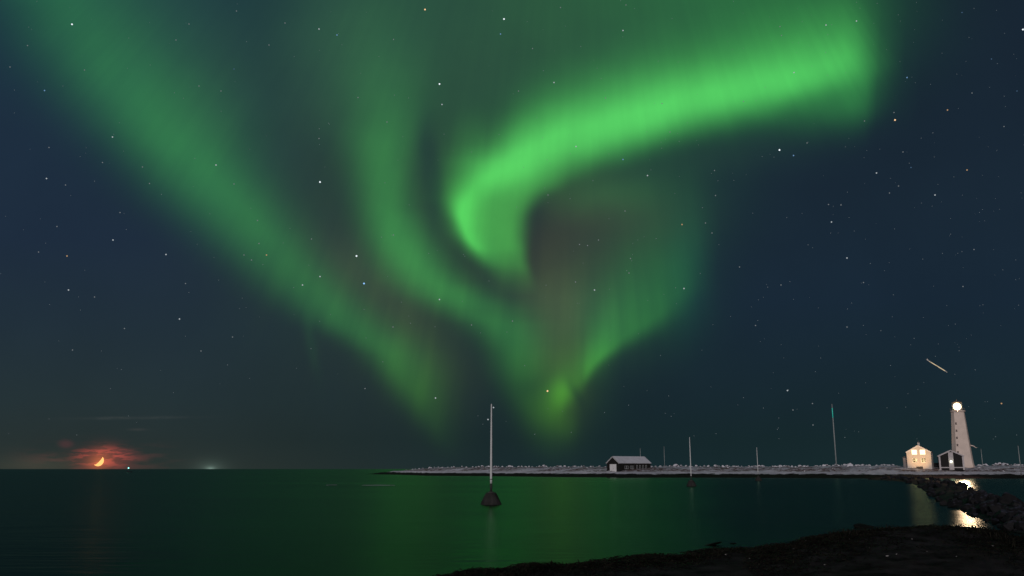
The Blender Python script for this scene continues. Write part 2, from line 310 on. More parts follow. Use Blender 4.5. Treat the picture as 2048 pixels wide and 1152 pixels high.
def snow_land():
    m=bpy.data.materials.new('snow_over_weed'); m.use_nodes=True; t=m.node_tree; b=t.nodes['Principled BSDF']; L=t.links.new
    b.inputs['Roughness'].default_value=.85; b.inputs['Specular IOR Level'].default_value=.15
    tc=t.nodes.new('ShaderNodeTexCoord'); sp=t.nodes.new('ShaderNodeSeparateXYZ'); L(tc.outputs['Object'],sp.inputs[0])
    def nz(sc,s=(1,1,1),d=5,r=.6):
        mp=t.nodes.new('ShaderNodeMapping'); mp.inputs['Scale'].default_value=s; L(tc.outputs['Object'],mp.inputs[0])
        q=t.nodes.new('ShaderNodeTexNoise'); q.inputs['Scale'].default_value=sc; q.inputs['Detail'].default_value=d; q.inputs['Roughness'].default_value=r; L(mp.outputs[0],q.inputs['Vector']); return q.outputs[0]
    def mr(x,a,c,o0=0.,o1=1.):
        q=t.nodes.new('ShaderNodeMapRange'); q.interpolation_type='SMOOTHSTEP'; L(x,q.inputs[0]); q.inputs[1].default_value=a; q.inputs[2].default_value=c; q.inputs[3].default_value=o0; q.inputs[4].default_value=o1; return q.outputs[0]
    def ma(op,x,y):
        q=t.nodes.new('ShaderNodeMath'); q.operation=op
        for k,v in((0,x),(1,y)):
            if isinstance(v,(int,float)): q.inputs[k].default_value=v
            else: L(v,q.inputs[k])
        return q.outputs[0]
    def mixc(f,c0,c1):
        q=t.nodes.new('ShaderNodeMix'); q.data_type='RGBA'; L(f,q.inputs[0])
        for k,v in((6,c0),(7,c1)):
            if isinstance(v,tuple): q.inputs[k].default_value=(*v,1)
            else: L(v,q.inputs[k])
        return q.outputs[2]
    zz=ma('ADD',sp.outputs[2],ma('MULTIPLY',ma('SUBTRACT',nz(.25,(1,1,.3)),.5),1.7))
    snowf=mr(zz,1.25,1.5)
    grass=ma('MULTIPLY',mr(nz(.10,(.55,1.2,1)),.40,.52),mr(nz(.8,(.7,1.3,1)),.40,.54)); grass=ma('MULTIPLY',grass,mr(sp.outputs[2],1.9,2.5))
    grass=ma('MULTIPLY',grass,mr(sp.outputs[2],4.5,4.0))
    snow=mixc(nz(.6),(.60,.61,.66),(.84,.84,.90))
    c=mixc(grass,snow,(.13,.075,.062)); c=mixc(snowf,mixc(nz(.8),(.006,.006,.005),(.022,.02,.015)),c)
    L(c,b.inputs['Base Color'])
    bp=t.nodes.new('ShaderNodeBump'); bp.inputs['Strength'].default_value=.9; bp.inputs['Distance'].default_value=.3; L(nz(1.6,(1,1,1),6),bp.inputs['Height']); L(bp.outputs[0],b.inputs['Normal'])
    return m
SNOW_LAND=snow_land()
tag(mb.build('snowy_spit',SNOW_LAND,smooth=True),kind='structure')
def pos(px,off,dz=0): x,y=spit_xy(px,off); return Vector((x,y,spit_height(px,off)+dz))
# ------------------------------------------------------------------ boulders
def boulder_mesh(name,seed,snow,flat=.75):
    bm=bmesh.new(); bmesh.ops.create_icosphere(bm,subdivisions=3,radius=1)
    rnd=random.Random(seed); planes=[]
    for k in range(8):
        v=Vector((rnd.gauss(0,1),rnd.gauss(0,1),rnd.gauss(0,1))).normalized(); planes.append((v,rnd.uniform(.5,.82)))
    for v in bm.verts:
        p=v.co.normalized()
        r=min([1.0]+[d/max(.05,p.dot(nv)) for nv,d in planes if p.dot(nv)>.05])
        r*=1+.07*noise.noise(p*3+Vector((seed,0,0)))
        v.co=Vector((p.x*r,p.y*r*.85,p.z*r*flat))
    me=bpy.data.meshes.new(name); bm.to_mesh(me); bm.free(); me.materials.append(snow)
    for q in me.polygons: q.use_smooth=False
    return me
def rock_mat(name,dark,snowc,lo,hi):
    m=mat(name,dark,rough=.75,var=.45,vscale=2.2,bump=.6,bscale=4,spec=.25); t=m.node_tree; b=t.nodes['Principled BSDF']; L=t.links.new
    src=b.inputs['Base Color'].links[0].from_socket
    g=t.nodes.new('ShaderNodeNewGeometry'); sp=t.nodes.new('ShaderNodeSeparateXYZ'); L(g.outputs['Normal'],sp.inputs[0])
    n=t.nodes.new('ShaderNodeTexNoise'); n.inputs['Scale'].default_value=3; n.inputs['Detail'].default_value=4; L(t.nodes['Texture Coordinate'].outputs['Object'],n.inputs['Vector'])
    ad=t.nodes.new('ShaderNodeMath'); ad.operation='MULTIPLY_ADD'; L(n.outputs[0],ad.inputs[0]); ad.inputs[1].default_value=.7; L(sp.outputs[2],ad.inputs[2])
    r=t.nodes.new('ShaderNodeMapRange'); L(ad.outputs[0],r.inputs[0]); r.inputs[1].default_value=lo; r.inputs[2].default_value=hi
    mx=t.nodes.new('ShaderNodeMix'); mx.data_type='RGBA'; L(r.outputs[0],mx.inputs[0]); L(src,mx.inputs[6]); mx.inputs[7].default_value=(*snowc,1); L(mx.outputs[2],b.inputs['Base Color'])
    return m
ROCK_SNOW=rock_mat('snow_capped_stone',(.07,.06,.06),(.74,.74,.78),.45,.8)
ROCK_DARK=rock_mat('dark_wet_basalt',(.008,.008,.009),(.07,.07,.10),1.15,1.4)
sm=[boulder_mesh('crest_stone',s,ROCK_SNOW) for s in range(4)]; dm=[boulder_mesh('boulder',s+10,ROCK_DARK) for s in range(5)]
def put_rock(me,name,loc,s,label,cat,group=None,sq=(1,1,1)):
    o=bpy.data.objects.new(name,me); COL.objects.link(o); o.location=loc; o.scale=(s*sq[0],s*sq[1],s*sq[2]); o.rotation_euler=(random.uniform(-.25,.25),random.uniform(-.25,.25),random.uniform(0,6.28)); return tag(o,label,cat,group)
rnd=random.Random(3)
px=812.
while px<2060:
    if not(1800<px<1955) and rnd.random()<.9:
        off=rnd.uniform(50,63); s=rnd.uniform(.42,1.05)*(1.15 if px>1560 else 1)*(.75 if px<900 else 1)*(1.5 if rnd.random()<.12 else 1)
        put_rock(rnd.choice(sm),'crest_stone',pos(px,off,.05),s,'small snow capped stone on the crest of the white spit','stone','stones along the crest of the spit',(1,1,1))
    px+=rnd.uniform(3.4,9)
for i in range(95):
    px=rnd.uniform(840,2060); off=rnd.uniform(17,44)
    if 1205<px<1320 or 1800<px<1955: continue
    put_rock(rnd.choice(sm),'slope_stone',pos(px,off,-.05),rnd.uniform(.22,.55),'small half buried stone on the snowy slope of the spit','stone','stones on the snowy slope of the spit')
# the rock embankment between the two pools
NB=[ground(*q) for q in((1735,959),(1785,961.5),(1822,966),(1845,975),(1862,988),(1896,1009),(1938,1021),(1971,1038),(1996,1049),(2034,1062),(2120,1085),(2300,1120))]
def cw_point(t):
    k=min(int(t),len(NB)-2); f=t-k
    p0=NB[max(k-1,0)];p1=NB[k];p2=NB[k+1];p3=NB[min(k+2,len(NB)-1)]
    p=.5*((2*p1)+(p2-p0)*f+(2*p0-5*p1+4*p2-p3)*f*f+(3*p1-p0-3*p2+p3)*f**3)
    d=(p2-p1).normalized(); nv=Vector((-d.y,d.x,0)); nv=nv if nv.x+nv.y*.6>0 else -nv; return p,nv
def cw_w(t): return lerp([(0,9),(2,7.6),(3,6.4),(5,4.8),(8,4.0),(11,5.5)],t)
def cw_h(t): return lerp([(0,.8),(2,.85),(3.5,1.0),(5,.92),(6,.78),(9,.66),(11,.7)],t)
mb=MB(); vs=[];fs=[]; NT=190; sec=[(-.22,-.7),(-.04,0),(.14,.5),(.3,.85),(.5,1.0),(.68,.85),(.85,.5),(1.02,0),(1.2,-.7)]
for i in range(NT+1):
    t=i/NT*(len(NB)-1.001); p,nv=cw_point(t)
    for a,z in sec:
        q=p+nv*a*cw_w(t); vs.append((q.x,q.y,z*cw_h(t)*.85+.22*fbm(q.x*.6,q.y*.6,2)))
k=len(sec)
for i in range(NT):
    for j in range(k-1): fs.append((i*k+j,i*k+j+1,(i+1)*k+j+1,(i+1)*k+j))
mb.add(vs,fs); tag(mb.build('rock_embankment',mat('embankment_rubble',(.008,.008,.009),var=.5,vscale=1.2,bump=.8,bscale=2)),kind='structure')
for i in range(295):
    t=rnd.uniform(0,1)**.8*9.2; p,nv=cw_point(t); a=rnd.uniform(-.08,.95); w=cw_w(t)
    q=p+nv*a*w; s=(.16+.72*rnd.random()**1.8)*lerp([(0,1.3),(4,1.05),(9,.8)],t)*(1.3 if rnd.random()<.10 else 1)
    z=cw_h(t)*max(0,.80*(1-abs(a-.5)**2*3.6))
    put_rock(rnd.choice(dm),'boulder',(q.x,q.y,z+.1*s),s,'dark boulder of the low rock embankment between the two pools','boulder','boulders of the rock embankment')
# ------------------------------------------------------------------ the foreground beach
BW=[(300,1300),(600,1205),(760,1178),(820,1160),(880,1150),(960,1144),(1050,1142),(1180,1132),(1300,1122),(1420,1110),(1560,1097),(1660,1085),(1730,1076),(1800,1069),(1860,1068),(1920,1071),(1980,1081),(2020,1088),(2060,1088),(2150,1080),(2400,1060)]
mounds=[(ground(1820,1092),6.5,3.0,.42,0),(ground(1890,1085),3.8,2.6,.34,0),(ground(1640,1112),5,2.4,.14,0),(ground(1060,1146),1.5,.9,.20,0),(ground(1230,1138),2.4,1.0,.06,0),(ground(2100,1130),6,5,.25,0)]
def beach_h(x,y,off):
    z=-.35 if off<-3 else (off*.09 if off<0 else off*.008)
    a=min(1,max(0,(off+.3)/1.2))
    for c,rx,ry,h,_ in mounds: z+=a*h*math.exp(-((x-c.x)/rx)**2-((y-c.y)/ry)**2)
    return max(z+a*.03,-9)+a*(.05*fbm(x*.45,y*.45,1)+.075*fbm(x*1.7,y*1.7,5)+.03*fbm(x*5,y*5,2,3))-.02
def beach_xy(px,off):
    g0=ground(px,lerp(BW,px)); Y=g0.y-off+.9*fbm(px*.011,3.3,1)+.45*fbm(px*.05,1.1,6); return g0.x*Y/g0.y,Y
vs=[];fs=[]; cols=[300+6*i for i in range(351)]; 
for px in cols:
    yw=ground(px,lerp(BW,px)).y; rows=[-5,-3,-1.5,-.7,-.3,0]+[.35*k for k in range(1,70)]
    far=yw-1.0; mxr=24.15
    for o in rows: 
        oo=o if o<=0 else o*min(1,far/mxr) if far<mxr else o
        x,y=beach_xy(px,oo); vs.append((x,y,beach_h(x,y,oo)))
    for fr in(.35,.7,1.0):
        oo=mxr*min(1,far/mxr)+(far-mxr*min(1,far/mxr))*fr+(0.001*fr if far<=mxr else 0); x,y=beach_xy(px,oo); vs.append((x,y,beach_h(x,y,oo)))
n=6+69+3
for i in range(len(cols)-1):
    for j in range(n-1): fs.append((i*n+j,(i+1)*n+j,(i+1)*n+j+1,i*n+j+1))
BEACH=mat('wet_black_beach',(.026,.023,.024),rough=.9,var=.85,vscale=.9,bump=.9,bscale=5,spec=.06)
tag(MB().add(vs,fs).build('beach',BEACH,smooth=True),kind='structure')
# kelp thrown up on the beach
mb=MB(); rk=random.Random(5)
def kelp(n,pick,tall=1):
    for i in range(n):
        px,off=pick(); x,y=beach_xy(px,off); z=max(0,beach_h(x,y,off)); L_=rk.uniform(.08,.42); w=rk.uniform(.006,.024); a=rk.uniform(0,6.28); arch=rk.uniform(.005,.07)*tall; pts=[]
        for k in range(5):
            s=k/4; a2=a+rk.uniform(-.5,.5); x+=math.cos(a2)*L_/4; y+=math.sin(a2)*L_/4
            pts.append((x,y,z+.02+arch*math.sin(PI*s)+rk.uniform(0,.02),a2,w*(1-.6*abs(s-.4))))
        vs=[]
        for X_,Y_,Z_,A_,W_ in pts: vs+=[(X_-math.sin(A_)*W_,Y_+math.cos(A_)*W_,Z_),(X_+math.sin(A_)*W_,Y_-math.cos(A_)*W_,Z_+rk.uniform(-.015,.03))]
        mb.add(vs,[(2*k,2*k+1,2*k+3,2*k+2) for k in range(4)])
kelp(9000,lambda:(rk.uniform(1500,2120),abs(rk.gauss(0,4.5))+.1))
kelp(5000,lambda:(rk.uniform(880,1700),abs(rk.gauss(0,1.6))+.03))
for c_,w_,o_ in((1235,34,-.9),(1290,22,-1.5),(1415,22,-1.4),(1640,30,-1.3),(1330,30,-.5),(1180,24,-.4),(1700,20,-.9)): kelp(260,lambda:(rk.gauss(c_,w_),o_+rk.gauss(0,.10)))
kelp(900,lambda:(rk.gauss(1060,35),rk.uniform(.3,1.6)))
kelp(420,lambda:(rk.uniform(1690,2010),rk.uniform(.2,4.)),3.0)
kelp(500,lambda:(rk.uniform(1650,2030),rk.uniform(.2,5.)),4)
kelp(200,lambda:(rk.uniform(900,1600),rk.uniform(.1,1.2)),1.8)
KELP=mat('black_kelp',(.010,.009,.006),rough=.6,var=.9,vscale=1.5,spec=.12)
tag(mb.build('kelp',KELP),'tangled black kelp thrown up along the dark beach','kelp',kind='stuff')
# stems standing out of the kelp, weed clumps and low rocks awash
def stem(px,py,h,lean,label):
    x,y,_=ground(px,py); off=ground(px,lerp(BW,px)).y-y; z=beach_h(x,y,off)
    b=MB().bar((0,0,-.1),(lean*.5,0,h*.6),.03,.022,6).bar((lean*.5,0,h*.6),(lean*1.4,.02,h),.022,.012,6).bar((lean*.4,0,h*.5),(-lean-.05,.05,h*.72),.014,.008,5)
    return tag(b.build('kelp_stem',KELP,loc=(x,y,z)),label,'kelp stem')
stem(1868,1076,.55,.04,'dark kelp stem standing upright on top of the kelp mound')
stem(1918,1078,.42,.14,'short leaning kelp stem on the right slope of the kelp mound')
stem(1786,1078,.32,-.06,'stubby kelp stem at the left shoulder of the kelp mound')
SHELL=rock_mat('pale_pebble',(.30,.29,.28),(.3,.3,.3),1.5,1.6); pm=boulder_mesh('pale_pebble',50,SHELL)
for q in((1612,1097),(1588,1113),(1675,1092),(1700,1098),(1740,1113),(1826,1100),(1856,1124),(1776,1131),(1795,1130),(1987,1108),(1500,1124),(1452,1118),(1915,1135),(1650,1140)):
    c=ground(*q); off=ground(q[0],lerp(BW,q[0])).y-c.y; put_rock(pm,'pebble',(c.x,c.y,max(0,beach_h(c.x,c.y,off))+.05),rk.uniform(.02,.05),'pale pebble lying among the black kelp on the beach','pebble','pale pebbles on the dark beach',(1.3,.8,.6))
WEEDY=mat('weedy_low_rock',(.008,.008,.007),rough=.8,var=.5,bump=.5,spec=.1)
lm=[boulder_mesh('low_rock',s+30,WEEDY) for s in range(3)]
put_rock(lm[0],'low_rock',ground(1732,1054,.02),1.0,'flat dark rock awash just beyond the kelp mound','rock',None,(1.0,.5,.28))
put_rock(lm[1],'low_rock',ground(1415,1091,-.02),.7,'thin weedy rock barely breaking the water off the beach','rock',None,(1.0,.35,.12))
put_rock(lm[2],'low_rock',ground(1470,1088,-.02),.5,'small weedy rock awash off the beach, right of a thin weedy rock','rock',None,(1.0,.4,.14))
# ------------------------------------------------------------------ marker poles
POLE_W=mat('weathered_pale_pole',(.62,.64,.62),rough=.6,var=.12,vscale=.8); WEED=mat('weedy_pole_foot',(.03,.035,.03),rough=.8,var=.4)
CONC=mat('weed_covered_concrete',(.028,.027,.025),rough=.85,var=.5,vscale=1.6,bump=.6,bscale=5); CONCT=mat('bare_concrete_rim',(.06,.058,.055),rough=.85,var=.4)
def marker(loc,H,label,group,lean=0.):
    r=empty('marker_pole',loc,0,label=label,cat='pole',group=group)
    MB().lathe([(1.06,-.5),(1.02,0),(.80,.48),(.55,.98),(.46,1.08),(.44,1.10)],14).build('concrete_base',CONC,r)
    MB().lathe([(.30,1.10),(.28,1.16),(.16,1.20)],12).build('collar',CONCT,r)
    MB().lathe([(.125,1.2),(.118,1.95)],10).build('pole_foot',WEED,r,True)
    MB().lathe([(.112,1.95),(.11,2.4),(.095,H*.6),(.06,H-.06),(.02,H)],10).build('shaft',POLE_W,r,True)
    MB().lathe([(.125,2.3),(.125,2.38)],10).build('band',CONCT,r)
    return r
GP='marker poles standing in the bay'
m0=marker(ground(982,1009),9.5,'tallest pale pole on a dark concrete block, in the green water nearest the viewer',GP)
m1=copy_tree(m0); m1.location=ground(1383,972.5); m1['label']='pale pole on a dark block in the bay just right of the boathouse'
m2=copy_tree(m0); m2.location=ground(1517,961.5); m2['label']='smallest pale pole on a dark block, close under the snowy shore'
def land_pole(name,loc,H,r0,label,group=None,th=None):
    r=empty(name,loc,0,label=label,cat='pole',group=group)
    MB().lathe([(r0*2.2,-.6),(r0*2.0,.25),(r0*1.2,.35)],10).build('footing',CONCT,r)
    MB().lathe([(r0,.35),(r0*.85,H*.6),(r0*.55,H-.1),(r0*.3,H)],10).build('shaft',POLE_W if th is None else th,r,True)
    MB().lathe([(r0*.8,H),(r0*.8,H+.12)],8).build('cap',CONCT,r)
    return r
GREY=mat('grey_pole',(.30,.33,.32),rough=.6,var=.15,vscale=.7)
GL='thin poles along the far shore'
land_pole('shore_pole',pos(1330,62),9.4,.13,'thin grey pole on the crest just right of the boathouse roof',GL,GREY)
p=pos(1282,66); land_pole('shore_pole',p,8.6,.14,'thin grey pole rising from behind the boathouse roof',GL,GREY)
land_pole('shore_pole',pos(1968,26),7.4,.13,'slim pale pole on the snow right of the lighthouse',GL,GREY)
land_pole('shore_pole',pos(2043.5,7),10.6,.16,'pale pole at the dark waterline at the right edge of the photo',GL,GREY)
mast=land_pole('tall_mast',pos(1674.5,52),26.0,.26,'very tall slim mast with a turquoise stretch near its top on the snowy crest',None,GREY)
TEAL=mat('painted_green_light',(.03,.42,.34),rough=.35,emit=(.03,.5,.38),es=.3,var=.1)  # green light on the mast, put into the colour and a weak glow
MB().lathe([(.20,20.2),(.195,22.0),(.185,24.2),(.18,24.25)],10).build('green_light_band',TEAL,mast,True)
# ------------------------------------------------------------------ buildings
TAR=mat('tarred_boards',(.012,.011,.010),rough=.8,var=.4,vscale=3,bump=.5,bscale=12); WHITE=mat('white_paint',(.74,.73,.71),rough=.6,var=.06,vscale=1)
SNOWR=mat('snow_on_roof',(.74,.75,.80),rough=.9,var=.10,vscale=.5,bump=.3,bscale=2); GLASSD=mat('dark_window_glass',(.015,.02,.022),rough=.08,spec=.5,var=.1)
TRIM=mat('grey_trim',(.42,.42,.42),rough=.7,var=.1); WALLW=mat('white_render',(.62,.57,.50),rough=.8,var=.07,vscale=.6,bump=.2,bscale=3); ROOFD=mat('dark_roof_sheet',(.10,.09,.09),rough=.6,var=.3,vscale=2)
def slab(a,b,c,d,th): # sloping roof slab from four top corners
    q=[Vector(v) for v in(a,b,c,d)]; nn=(q[1]-q[0]).cross(q[3]-q[0]).normalized()
    if nn.z<0: nn=-nn
    return MB().add(q+[v-nn*th for v in q],[(0,1,2,3),(7,6,5,4),(0,4,5,1),(1,5,6,2),(2,6,7,3),(3,7,4,0)])
def gable_house(root,W,L,he,hr,wallm,roofm,ov=.35,base=-1.2,th=.22,tb=None):
    # front gable faces -y, long axis y; origin at the middle of the front wall on the ground
    MB().prism([(-W/2,base),(W/2,base),(W/2,he),(0,hr),(-W/2,he)],0,L).build('wall',wallm,root)
    s=(hr-he)/(W/2); e=.10
    for sg in(-1,1):
        slab((0,-ov,hr+th+e),(0,L+ov,hr+th+e),(sg*(W/2+ov),L+ov,he-s*ov+th+e),(sg*(W/2+ov),-ov,he-s*ov+th+e),th).build('roof',roofm,root)
    if tb:
        for sg in(-1,1): slab((0,-ov-.06,hr+th+e+.03),(0,-ov-.003,hr+th+e+.03),(sg*(W/2+ov+.02),-ov-.003,he-s*ov+th+e+.02),(sg*(W/2+ov+.02),-ov-.06,he-s*ov+th+e+.02),.46).build('bargeboard',tb,root)
def window(root,x,z,w,h,pane,frame=WHITE,y=-.02,side=None,bars=True):
    # on the front wall (side None) or the +x / -x long wall
    def tr(mb_):
        if side is not None:
            sx,yy=side; mb_.v=[(sx-v[1]*(1 if sx>0 else -1),yy+v[0],v[2]) for v in mb_.v]
        return mb_
    f=MB().box(x-w/2-.09,x-w/2,-.08,.02,z-.09,z+h+.09).box(x+w/2,x+w/2+.09,-.08,.02,z-.09,z+h+.09).box(x-w/2,x+w/2,-.08,.02,z+h,z+h+.09).box(x-w/2,x+w/2,-.08,.02,z-.09,z)
    if bars: f.box(x-.03,x+.03,-.07,.0,z,z+h).box(x-w/2,x-.03,-.065,.0,z+h*.5-.025,z+h*.5+.025).box(x+.03,x+w/2,-.065,.0,z+h*.5-.025,z+h*.5+.025)
    fo=tr(f).build('window',frame,root)
    tr(MB().box(x-w/2,x+w/2,-.035,-.005,z,z+h)).build('pane',pane,fo)
    tr(MB().box(x-w/2-.16,x+w/2+.16,-.16,.0,z-.16,z-.095)).build('sill',frame,fo)
    return fo
# boathouse: long black shed, white door, snow on its roof
bc=at(1226.5,943,374); bh=empty('boathouse',(bc.x,bc.y,2.0),R(-53),label='long black boathouse with a white door and a snowy gable roof on the far shore',cat='boathouse')
bh.location.z=bc.z; BW_,BL=7.6,18.4
gable_house(bh,BW_,BL,3.4,6.0,TAR,SNOWR,ov=.3,base=-.9,tb=TRIM)
d=MB().box(-1.95,1.95,-.10,.02,-.4,3.0).build('door',WHITE,bh); MB().box(-.04,.04,-.14,-.10,-.4,3.0).build('door_seam',TRIM,d); MB().box(.25,.4,-.18,-.14,1.1,1.25).build('handle',TAR,d)
for yy in(4.1,7.2): 
    for dx in(-.55,.55): window(bh,dx,1.15,.85,1.1,GLASSD,TRIM,side=(BW_/2,yy),bars=False)
for yy in(10.2,12.0,13.8,15.6): window(bh,0,1.05,.55,1.5,GLASSD,TRIM,side=(BW_/2,yy),bars=False)
# dwelling house with lit windows
LIT=glow('lit_window',(1.0,.80,.42),2.6)
def dim_lit():
    m=bpy.data.materials.new('half_lit_window'); m.use_nodes=True; t=m.node_tree; t.nodes.clear(); L=t.links.new
    tc=t.nodes.new('ShaderNodeTexCoord'); n=t.nodes.new('ShaderNodeTexNoise'); n.inputs['Scale'].default_value=1.5; n.inputs['Detail'].default_value=2; L(tc.outputs['Object'],n.inputs['Vector'])
    r=t.nodes.new('ShaderNodeValToRGB'); r.color_ramp.elements[0].position=.42; r.color_ramp.elements[0].color=(.14,.075,.035,1); r.color_ramp.elements[1].position=.60; r.color_ramp.elements[1].color=(1.5,1.1,.55,1); L(n.outputs[0],r.inputs[0])
    e=t.nodes.new('ShaderNodeEmission'); L(r.outputs[0],e.inputs[0]); o=t.nodes.new('ShaderNodeOutputMaterial'); L(e.outputs[0],o.inputs[0]); return m
DIM=dim_lit()
hc=at(1839.5,934,345); az=math.atan2(hc.x,hc.y)
hs=empty('house',hc,-az-R(5),label='cream gabled house with two bright windows above two dimmer ones, left of the lighthouse',cat='house')
gable_house(hs,8.6,8.6,5.5,8.0,WALLW,ROOFD,ov=.22,base=-1.0,tb=WHITE)
for x in(-1.45,1.45): window(hs,x,4.75,1.8,1.75,LIT,bars=False); 
for x in(-1.45,1.5): window(hs,x,1.75,1.6,1.6,DIM,bars=False)
ch=MB().box(-.38,.38,3.6,4.36,7.6,9.35).build('chimney',WALLW,hs); MB().box(-.46,.46,3.52,4.44,9.35,9.5).build('chimney_cap',ROOFD,ch)
MB().lathe([(.16,9.5),(.13,10.1)],8,0,3.98).build('flue',ROOFD,ch)
MB().bar((0,.2,8.3),(0,.2,9.6),.07,.03,6).build('finial',TRIM,hs)
an=MB().box(-6.0,-4.303,2.6,6.4,-1,3.6).build('annex',mat('grey_annex_boards',(.22,.2,.19),var=.15),hs)  # annex boards in a duller grey than the house wall
slab((-4.303,2.4,4.35),(-4.303,6.6,4.35),(-6.25,6.6,3.75),(-6.25,2.4,3.75),.15).build('annex_roof',ROOFD,an)
MB().box(-1.1,1.1,-.9,-.003,-1,.12).build('front_step',CONCT,hs)
# floodlight in front of the house
fl=pos(1836,15.5); fr=empty('flood_light',(fl.x,fl.y,fl.z),-az,label='small flood light on a short post on the snow before the cream house',cat='lamp')
MB().lathe([(.05,-.3),(.05,.55)],8).build('post',TRIM,fr); MB().box(-.22,.22,-.12,.10,.55,.85).build('lamp_head',TRIM,fr)
MB().box(-.18,.18,.103,.115,.58,.82).build('lamp_glass',glow('flood_glass',(1,.75,.45),3.),fr)
def spot(name,loc,tgt,e,c,ang,rad=.15):
    l=bpy.data.lights.new(name,'SPOT'); o=bpy.data.objects.new(name,l); COL.objects.link(o); l.energy=e; l.color=c; l.spot_size=R(ang); l.spot_blend=.8; l.shadow_soft_size=rad
    o.location=loc; o.rotation_euler=(Vector(tgt)-Vector(loc)).to_track_quat('-Z','Y').to_euler(); return o
fvec=Vector((math.sin(az),math.cos(az),0))
spot('flood_lamp',Vector(fl)+Vector((0,0,.72))+fvec*.25,hc+Vector((0,0,4.2)),7500,(1,.55,.20),50)
# lighthouse
LIME=mat('lime_washed_tower',(.78,.65,.55),rough=.85,var=.10,vscale=.35,bump=.25,bscale=2)
lc=at(1926.5,933,352); laz=math.atan2(lc.x,lc.y)
lh=empty('lighthouse',(lc.x,lc.y,lc.z),-laz,label='tall pale tapering lighthouse with its lamp lit',cat='lighthouse')
HT=21.2
def rad(z): return 4.05-(4.05-2.45)*(z/HT)**.9
prof=[(4.15,-1.5),(4.15,.6),(4.05,.62)]+[(rad(HT*k/12),HT*k/12) for k in range(1,13)]
MB().lathe(prof,8,phase=R(12)).build('tower',LIME,lh)
for k in range(0):
    a=R(28+60*k); rb=MB(); 
    for j in range(8):
        z0,z1=HT*j/8+.0,HT*(j+1)/8; vs=[]
        for z in(z0,z1):
            for dr in(-.1,.28):
                for sgn in(-1,1):
                    rr=rad(max(z,.01))+dr; vs.append((rr*math.cos(a)-sgn*.42*math.sin(a),rr*math.sin(a)+sgn*.42*math.cos(a),z))
        rb.add(vs,[(0,1,3,2),(4,6,7,5),(0,4,5,1),(2,3,7,6),(0,2,6,4),(1,5,7,3)])
    rb.build('rib',LIME,lh)
MB().lathe([(2.45,HT),(2.65,HT+.15),(2.8,HT+.3),(2.8,HT+.6),(2.7,HT+.62)],36).build('gallery',LIME,lh,True)
rl=MB()
for k in range(20):
    a=2*PI*k/20; rl.bar((2.65*math.cos(a),2.65*math.sin(a),HT+.6),(2.65*math.cos(a),2.65*math.sin(a),HT+1.6),.03,.03,5)
    b=2*PI*(k+1)/20
    for zz in(1.1,1.6): rl.bar((2.65*math.cos(a),2.65*math.sin(a),HT+zz),(2.65*math.cos(b),2.65*math.sin(b),HT+zz),.025,.025,5)
rl.build('railing',mat('dark_iron',(.05,.05,.05),metal=.6,rough=.5),lh)
MB().lathe([(1.2,HT+.6),(1.2,HT+.95),(1.1,HT+1.0)],24).build('lantern_wall',LIME,lh,True)
lan=MB()
for k in range(12):
    a=2*PI*k/12+.13; lan.bar((1.75*math.cos(a),1.75*math.sin(a),HT+.6),(1.75*math.cos(a),1.75*math.sin(a),HT+3.75),.03,.03,5)
lan.build('lantern_frame',TRIM,lh)
MB().lathe([(1.8,HT+3.78),(1.8,HT+3.84),(1.3,HT+4.15),(.8,HT+4.35),(.2,HT+4.5),(.14,HT+4.8),(.03,HT+5.2)],24).build('lantern_roof',mat('lantern_roof_sheet',(.30,.22,.16),var=.15),lh,True)
MB().lathe([(.3,HT+.75)]+[(1.46*math.cos(R(q)),HT+2.25+1.46*math.sin(R(q))) for q in range(-75,80,10)]+[(.2,HT+3.75)],20).build('lamp',glow('lighthouse_lamp',(1.0,.76,.46),5.),lh,True)
gq=MB().box(-.14,.14,-3.12,-2.9,HT+.28,HT+.52).build('gallery_lamp',TRIM,lh); MB().bar((0,-2.78,HT+.4),(0,-2.9,HT+.4),.05,.05,6).build('lamp_arm',TRIM,gq); MB().box(-.12,.12,-3.14,-3.123,HT+.3,HT+.5).build('lamp_glass',glow('gallery_lamp_glass',(1,.62,.35),12.),gq)
lfw=Vector((math.sin(laz),math.cos(laz),0)); lp_=Vector(lh.location)-lfw*3.3+Vector((0,0,HT+.4)); spot('gallery_spot',lp_,lp_-lfw*220+Vector((0,0,-26)),30000,(1,.46,.36),80,.3)
for k in range(5):
    z=5.2+k*2.95*.95; a=R(-90-22); rr=rad(z)
    w=MB().box(-.24,.24,-.06,.3,0,.72).box(-.30,.30,-.10,.3,-.12,-.003)
    w.v=[((rr-v[1]*1.0-.0)*math.cos(a)-v[0]*math.sin(a),(rr-v[1])*math.sin(a)+v[0]*math.cos(a),v[2]+z) for v in w.v]
    w.build('tower_window',mat('grey_tower_glass',(.20,.165,.15),rough=.3),lh)
MB().bar((3.3,-.5,8.2),(4.3,-.6,7.9),.22,.2,8).bar((4.3,-.6,7.9),(5.2,-.7,7.2),.2,.1,8).bar((5.2,-.7,7.2),(5.6,-.7,7.3),.1,.06,8).build('bracket_arm',LIME,lh,True)
